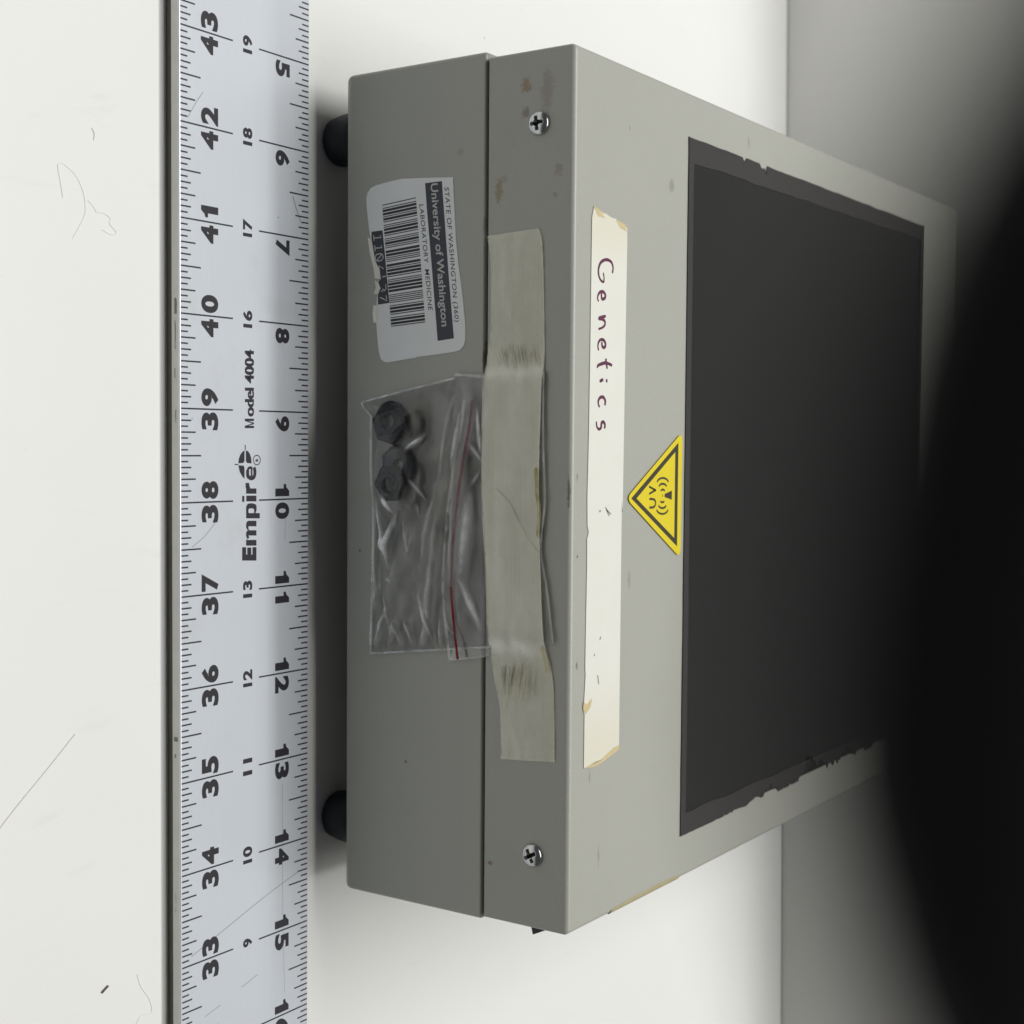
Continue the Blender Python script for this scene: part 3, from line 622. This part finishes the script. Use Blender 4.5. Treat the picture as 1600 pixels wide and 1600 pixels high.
# ------------------------------------------------------------------ bag of nuts taped to the front
def fz(zx, zy): return front(550+zx/3.403, 570+zy/3.403)
bag = tag(empty('plastic_bag', (0, BY, 0), YAW), 'small clear zip bag with red zip line, taped to the front of the grey box', 'plastic bag')
def poly_at(pts, t):
    L = [0]
    for i in range(len(pts)-1): L.append(L[-1]+math.dist(pts[i], pts[i+1]))
    s_ = t*L[-1]
    for i in range(len(pts)-1):
        if s_ <= L[i+1] or i == len(pts)-2: return lerp(pts[i], pts[i+1], (s_-L[i])/(L[i+1]-L[i]))
bot = smoothpts([fz(*q_) for q_ in [(60, 200), (100, 258), (108, 560), (122, 800), (115, 1150), (104, 1535)]], 8)
tp = smoothpts([fz(*q_) for q_ in [(1030, 35), (1030, 400), (1036, 740), (1016, 975), (1048, 1200), (1080, 1480)]], 8)
lf = [fz(*q_) for q_ in [(60, 200), (300, 135), (552, 72), (556, 50), (1030, 35)]]
rg = [fz(*q_) for q_ in [(104, 1535), (400, 1518), (740, 1500), (1080, 1480)]]
def coons(u, v_):
    a, b_, c_, d_ = poly_at(bot, u), poly_at(tp, u), poly_at(lf, v_), poly_at(rg, v_)
    c00, c10, c01, c11 = bot[0], bot[-1], tp[0], tp[-1]
    return tuple((1-v_)*a[k]+v_*b_[k]+(1-u)*c_[k]+u*d_[k]-((1-u)*(1-v_)*c00[k]+u*(1-v_)*c10[k]+(1-u)*v_*c01[k]+u*v_*c11[k]) for k in (0, 1))
NUT1 = fz(222, 300); NUT2 = fz(262, 540); NUT3 = fz(236, 630)
ZTAPE = fz(715, 800)[1]; ZZIP = fz(560, 800)[1]
def fold(x, z, p, q_, wd, h):   # a sharp crease from p to q
    ax, az = q_[0]-p[0], q_[1]-p[1]; L2 = ax*ax+az*az; t = max(0, min(1, ((x-p[0])*ax+(z-p[1])*az)/L2))
    d = math.hypot(x-p[0]-ax*t, z-p[1]-az*t); return h*max(0, 1-d/wd)**1.2*math.sin(math.pi*(.08+.84*t))
FOLDS = [((410, 380), (330, 450), .05, .07), ((600, 250), (555, 560), .06, .05), ((640, 420), (700, 520), .05, .05), ((675, 230), (690, 470), .035, .10), ((560, 560), (545, 1200), .05, .035), ((360, 610), (420, 720), .03, .05),
         ((250, 830), (180, 1000), .07, .09), ((140, 720), (215, 1020), .06, .08), ((200, 1130), (240, 1150), .03, .04), ((640, 700), (600, 1150), .09, .05), ((600, 1150), (690, 1400), .07, .06), ((300, 1340), (330, 1480), .05, .05), ((130, 1480), (210, 1280), .05, .05), ((470, 800), (400, 1480), .08, .035), ((380, 1100), (470, 640), .07, .03), ((225, 700), (260, 780), .06, .10), ((560, 130), (480, 640), .06, .03)]
rnd = random.Random(5)
for i_ in range(20):
    a_, b0_ = rnd.uniform(150, 520), rnd.uniform(650, 1400); L_ = rnd.uniform(60, 260); k_ = rnd.uniform(-.35, .25)
    FOLDS.append(((a_, b0_), (a_+k_*L_, min(b0_+L_, 1490)), rnd.uniform(.025, .06), rnd.uniform(.02, .05)))
FOLDS.append(((735, 200), (700, 330), .03, .08)); FOLDS.append(((650, 640), (690, 560), .03, .05)); FOLDS.append(((120, 740), (135, 1300), .05, .05))
FOLDS = [(fz(*a), fz(*b_), wd, h) for a, b_, wd, h in FOLDS]
def puff(u, v_, x, z):
    e = min(u, 1-u, v_*1.3)*7; e = max(0, min(1, e)); e = e*e*(3-2*e)
    lowb = max(0, min(1, (ZTAPE-z)/.35)); lowb = lowb*lowb*(3-2*lowb)
    h = .02+.055*e*lowb
    for (c_, k, r) in ((NUT1, .10, .38), (NUT2, .05, .38), (NUT3, .11, .38)):
        d = math.hypot(x-c_[0], z-c_[1]); h += k*lowb*min(1, e*1.2)*math.exp(-(d/r)**4)
    h += lowb*e*.030*noise.noise(Vector((x*1.6, z*4.5, 3)))+lowb*e*.022*(1-abs(noise.noise(Vector((x*2.5+z*2, z*2.2-x*.6, 9)))*2))
    for p, q_, wd, hh in FOLDS: h += fold(x, z, p, q_, wd, hh*.9)*lowb
    return max(.016, h)
NU, NV = 190, 130
def sheet(name, side, m):
    V = []; Fc = []
    for i in range(NU+1):
        for j in range(NV+1):
            u, v_ = i/NU, j/NV; x, z = coons(u, v_)
            h = puff(u, v_, x, z) if side else .011+.002*noise.noise(Vector((x*3, z*3, 0)))
            V.append((x, -h, z))
    for i in range(NU):
        for j in range(NV): a = i*(NV+1)+j; Fc.append((a, a+NV+1, a+NV+2, a+1))
    o = mk(name, V, Fc, m, bag, True)
    if side:
        at_ = o.data.attributes.new('crease_sheen', 'FLOAT', 'POINT')
        for k, (x, y, z) in enumerate(V): at_.data[k].value = min(1.0, sum(fold(x, z, p, q_, wd*.75, hh) for p, q_, wd, hh in FOLDS)*14)**1.3 + (.16*max(0, .5+noise.noise(Vector((x*1.3, z*5, 4)))) if ZZIP < z < ZTAPE else 0)  # painted highlights: whitens the folds and the band above the zip
    return o
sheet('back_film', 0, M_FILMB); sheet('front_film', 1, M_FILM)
def hstrip(name, pts, wd, h, m, parent, lift=0.004):
    pts = smoothpts(pts, 6); V = []; Fc = []
    pl = ribbon_polys(pts, wd)
    for k, p in enumerate(pl):
        b0 = len(V)
        for (a, b_) in p: V.append((a, -(h(a, b_) if callable(h) else h)-lift, b_))
        Fc.append((b0, b0+1, b0+2, b0+3))
    o = mk(name, V, Fc, m, parent); return o
hstrip('sealed_edge', [fz(60, 200), fz(300, 135), fz(552, 72)], .022, .03, M_SEAL, bag)
hstrip('sealed_edge', [fz(104, 1533), fz(400, 1517), fz(740, 1500)], .02, .03, M_SEAL, bag)
hstrip('sealed_edge', [fz(110, 265), fz(109, 560), fz(122, 800), fz(116, 1150), fz(106, 1530)], .03, .03, M_SEAL, bag)
hstrip('sealed_edge', [fz(60, 200), fz(72, 228), fz(108, 270)], .02, .03, M_SEAL, bag)
hstrip('sealed_edge', [fz(555, 52), fz(650, 60), fz(720, 64)], .03, .03, M_SEAL, bag)
hstrip('open_lip', [fz(1028, 38), fz(1026, 400), fz(1034, 730), fz(1014, 975), fz(1046, 1200), fz(1078, 1478)], .022, .034, M_SEAL, bag)
zl = [(668, 190), (655, 320), (625, 480), (596, 660), (574, 850), (560, 1040), (556, 1180), (572, 1380), (592, 1560)]
hstrip('zip_line', [fz(*q_) for q_ in zl], .036, .10, M_REDF, bag)
hstrip('zip_line', [fz(*q_) for q_ in zl[-3:]], .028, .105, M_RED, bag)
hstrip('zip_rib', [fz(a-48, b_) for a, b_ in zl], .035, .085, M_RIB, bag)
slab('zip_end', [fz(548, 1500), fz(740, 1490), fz(738, 1545), fz(640, 1560), fz(526, 1567)], F_FRONT, .02, .026, M_FILM, bag)
hstrip('zip_end_edge', [fz(526, 1567), fz(640, 1560), fz(738, 1545)], .012, .028, M_SEAL, bag)

# hardware in the bag
def washer_like(name, c_, r_out, r_in, h0, h1, sides, m, rot=0, tilt=0, parent=None, cham=.02):
    """ring with a polygonal or round outside, chamfered, axis out of the face"""
    seg = 48; V = []; Fc = []
    def ro(a):
        if sides >= 40: return r_out
        s_ = 2*math.pi/sides; q_ = (a-rot) % s_-s_/2; return r_out*math.cos(s_/2)/math.cos(q_)
    lev = [('i', h0, 0), ('o', h0, cham), ('o', h0+cham, 0), ('o', h1-cham, 0), ('o', h1, cham), ('i2', h1, cham*.8), ('i', h1-cham, 0)]
    for kind, h, ins in lev:
        for i in range(seg):
            a = 2*math.pi*i/seg; r = ro(a)-ins if kind == 'o' else r_in+(ins if kind == 'i2' else 0)
            x, z = r*math.cos(a), r*math.sin(a); hh = .02+h*.62+tilt*x
            V.append((c_[0]+x, -hh, c_[1]+z))
    n = len(lev)
    for k in range(n):
        for i in range(seg): j = (i+1) % seg; k2 = (k+1) % n; Fc.append((k*seg+i, k*seg+j, k2*seg+j, k2*seg+i))
    return mk(name, V, Fc, m, parent)
def hw_thing(name, label, cat, grp=None):
    o = empty(name, (0, BY, 0), YAW); tag(o, label, cat, grp); return o
M_NUTG = plain('dull_dark_nut', (0.03, 0.033, 0.035), 0.22, 0.4, .6, 9, .3)
n1 = hw_thing('lock_nut', 'black ring-shaped lock nut in the bag corner nearest the barcode label', 'nut')
washer_like('flange', NUT1, .235, .12, .03, .075, 48, M_PLASTIC, parent=n1)
washer_like('hex_body', (NUT1[0]+.035, NUT1[1]+.012), .245, .11, .077, .165, 6, M_PLASTIC, .3, parent=n1)
washer_like('collar', (NUT1[0]+.0, NUT1[1]-.005), .165, .10, .167, .185, 48, M_RUBBER, parent=n1, cham=.006)
n2 = hw_thing('washer_nut', 'dark washer-faced nut with round hole, between the two other nuts in the bag', 'nut')
washer_like('flange', (NUT2[0]+.0, NUT2[1]+.01), .225, .075, .02, .085, 48, plain('blue_grey_washer', (.035, .037, .048), .35, var=.2), parent=n2)
washer_like('hex_body', (NUT2[0]-.03, NUT2[1]-.03), .235, .09, .015, .07, 6, M_PLASTIC, .1, parent=n2)
n3 = hw_thing('hex_nut', 'shiny dark hexagonal nut lowest in the clear bag', 'nut')
washer_like('hex_body', NUT3, .225, .10, .09, .19, 6, M_NUTG, .55, parent=n3)
washer_like('collar', (NUT3[0]+.02, NUT3[1]-.01), .145, .085, .191, .215, 48, M_NUTG, parent=n3, cham=.012)

# ------------------------------------------------------------------ clear tape holding the bag
tape = tag(empty('clear_tape', (0, BY, 0), YAW), 'yellowed strip of clear packing tape holding the plastic bag on the lid', 'tape')
tl = smoothpts([front(*q_) for q_ in [(762, 369), (767, 390), (769, 426), (768, 512), (762, 565), (760, 584), (757, 714), (758, 790), (763, 890), (767.5, 1011), (774, 1060), (783, 1110), (784, 1186)]], 6)
tr_ = smoothpts([front(*q_) for q_ in [(841, 357), (847, 378), (850, 455), (851, 540), (850, 580), (846, 714), (846, 807), (848, 890), (853, 1005), (863, 1055), (866, 1110), (866.5, 1191)]], 6)
NT, NW = 150, 24; V = []; Fc = []
xb0, xb1 = fz(800, 45)[0], fz(800, 1490)[0]
for i in range(NT+1):
    a, b_ = poly_at(tl, i/NT), poly_at(tr_, i/NT)
    for j in range(NW+1):
        x, z = lerp(a, b_, j/NW)
        on = min(max((x-xb0)/.22+.5, 0), 1)*min(max((xb1-x)/.3+.5, 0), 1)
        h = .006+.040*on*on*(3-2*on)+on*.006*noise.noise(Vector((x*1.5, z*3, 5)))+.002*noise.noise(Vector((x*3, z*8, 2)))
        V.append((x, -h, z))
for i in range(NT):
    for j in range(NW): a = i*(NW+1)+j; Fc.append((a, a+NW+1, a+NW+2, a+1))
mk('tape_film', V, Fc, M_CTAPE, tape, True)
for nm, ed_ in (('tape_edge', tl), ('tape_edge', tr_)):
    V = []; Fc = []; pp = [poly_at(ed_, i/120) for i in range(121)]
    for k, p in enumerate(ribbon_polys(pp, [.014+.014*abs(noise.noise(Vector((i*.13, len(V), 3)))) for i in range(121)])):
        b0 = len(V)
        for (x, z) in p:
            on = min(max((x-xb0)/.22+.5, 0), 1)*min(max((xb1-x)/.3+.5, 0), 1); V.append((x, -(.0095+.044*on*on*(3-2*on)), z))
        Fc.append((b0, b0+1, b0+2, b0+3))
    mk(nm, V, Fc, film('tape_edge_'+str(len(ed_)), .34, .25, (1, .99, .93), (.78, .76, .60)), tape)
# loose streaks where the tape lifts beside the bag, and the amber glue line
def streaks(name, n, x0, x1, z0, z1, lean, lmin, lmax, wd, m, h):
    P = []
    for i in range(n):
        x = random.uniform(x0, x1); z = z0+(z1-z0)*(i+random.random()*.8)/n; L = random.uniform(lmin, lmax)
        P += ribbon_polys([(x, z), (x+L*.5, z+lean*L*.5+random.uniform(-.01, .01)), (x+L, z+lean*L)], [wd*.3, wd*random.uniform(.6, 1.3), wd*.2])
    return flats(name, P, F_FRONT, h, m, tape)
M_DSTREAK = film('lifted_streak', .22, .3, (.86, .85, .78), (.22, .21, .16)); M_LSTREAK = film('glue_streak', .4, .3, (.95, .93, .82), (.55, .53, .40))
xa, za = front(775, 575); xb, zb_ = front(840, 575)
streaks('lifted_streak', 24, xa-.30, xa-.15, za+.03, zb_, .25, .1, .26, .02, M_DSTREAK, .034)
xa, za = front(782, 1030); xb, zb_ = front(840, 1030)
streaks('lifted_streak', 12, xa-.02, xa+.08, za+.02, zb_-.02, -.08, .18, .5, .035, M_DSTREAK, .034)
streaks('glue_streak', 9, xa-.05, xa+.2, za+.03, zb_-.05, -.1, .15, .42, .02, M_LSTREAK, .036)
M_AMBER = film('amber_glue', .4, .2, (.95, .9, .7), (.46, .40, .13))
flats('glue_line', ribbon_polys(smoothpts([front(*q_) for q_ in [(841, 730), (843, 770), (846, 800), (844, 840)]], 5), [.02]+[.05]*14+[.01]), F_FRONT, .05, M_AMBER, tape)
flats('glue_line', ribbon_polys(smoothpts([front(*q_) for q_ in [(849, 1010), (855, 1030), (858, 1050)]], 5), .04), F_FRONT, .05, M_AMBER, tape)
flats('fold_crease', ribbon_polys(smoothpts([front(*q_) for q_ in [(778, 762), (800, 785), (815, 815), (832, 845), (846, 862)]], 5), .011), F_FRONT, .056, M_DSTREAK, tape)

# ------------------------------------------------------------------ bits on the table
def hair(label, pts, r, m, name='hair', cat='hair', z=.0):
    pts = smoothpts([flat(*q_, 0) for q_ in pts], 6); V = []; Fc = []; k = 5; n = len(pts)
    for i, (x, y) in enumerate(pts):
        a = pts[max(i-1, 0)]; c_ = pts[min(i+1, n-1)]; dx, dy = c_[0]-a[0], c_[1]-a[1]; L = math.hypot(dx, dy) or 1
        for j in range(k):
            t = 2*math.pi*j/k; o = r*math.cos(t); V.append((x-dy/L*o, y+dx/L*o, max(z, r)+r*math.sin(t)))
    for i in range(n-1):
        for j in range(k): j2 = (j+1) % k; Fc.append((i*k+j, i*k+j2, (i+1)*k+j2, (i+1)*k+j))
    Fc += [tuple(range(k)), tuple(range((n-1)*k, n*k))]
    return tag(mk(name, V, Fc, m, None, True), label, cat)
hair('pale looped hair on the white table above the curly lint thread', [(98, 309), (94, 285), (90, 260), (94, 255), (101, 258), (116, 272), (126, 290), (132, 312), (132, 335), (123, 355), (113, 373)], .0028, M_HAIR)
hair('fine zigzag thread on the white table beside the looped hair', [(137, 313), (147, 325), (150, 331), (163, 334), (172, 342), (171, 350), (181, 363), (174, 367), (159, 359)], .003, M_HAIR, 'thread', 'thread')
hair('straight fibre on the white table at the photo left edge', [(-5, 1300), (30, 1255), (75, 1200), (117, 1147)], .005, M_HAIR, 'fibre', 'fibre')
hair('short dark crumb of fibre lying on the table near the ruler', [(158, 1551), (168, 1540)], .011, M_HAIR2, 'crumb', 'crumb')
hair('thin wavy hair near the ruler at the bottom of the photo', [(214, 1522), (219, 1540), (233, 1562), (236, 1582), (220, 1587), (212, 1602)], .003, M_HAIR)
hair('short curved eyelash-like hair on the table at upper left', [(143, 200), (147, 209), (146, 219)], .005, M_HAIR)

# ------------------------------------------------------------------ black gloved finger close before the lens
fl = None
def fingertip():
    dist, thick = 0.46, 0.14            # inches from the lens; finger simplified to a rounded slab, no hand
    cont = [(1710, -300), (1606, -90), (1553, 0), (1498, 95), (1420, 240), (1354, 390), (1306, 530), (1276, 670), (1250, 800), (1226, 960), (1210, 1090), (1208, 1190), (1220, 1290), (1250, 1410), (1302, 1590), (1352, 1705), (1430, 1820), (1540, 1900)]
    cont = smoothpts(cont, 5)+[(2050, 1950), (2150, 1700), (2200, 800), (2150, 0), (2000, -300)]
    c0 = (1750, 850)
    lv = [(0.93, 0), (.985, .01), (1, .04), (1, .10), (.985, .13), (.93, thick)]
    V = []; Fc = []; n = len(cont)
    for k, h in lv:
        for (a, b_) in cont:
            d = ray(c0[0]+(a-c0[0])*k, c0[1]+(b_-c0[1])*k)*(dist+h); V.append(tuple(CAM+d))
    for k in range(len(lv)-1):
        for i in range(n): j = (i+1) % n; Fc.append((k*n+i, k*n+j, (k+1)*n+j, (k+1)*n+i))
    Fc += [tuple(range(n)), tuple(range((len(lv)-1)*n, len(lv)*n))]
    o = mk('gloved_fingertip', V, Fc, M_GLOVE, None, True)
    return tag(o, 'black out-of-focus gloved finger held close before the lens over the far end of the box', 'fingertip')
fingertip()
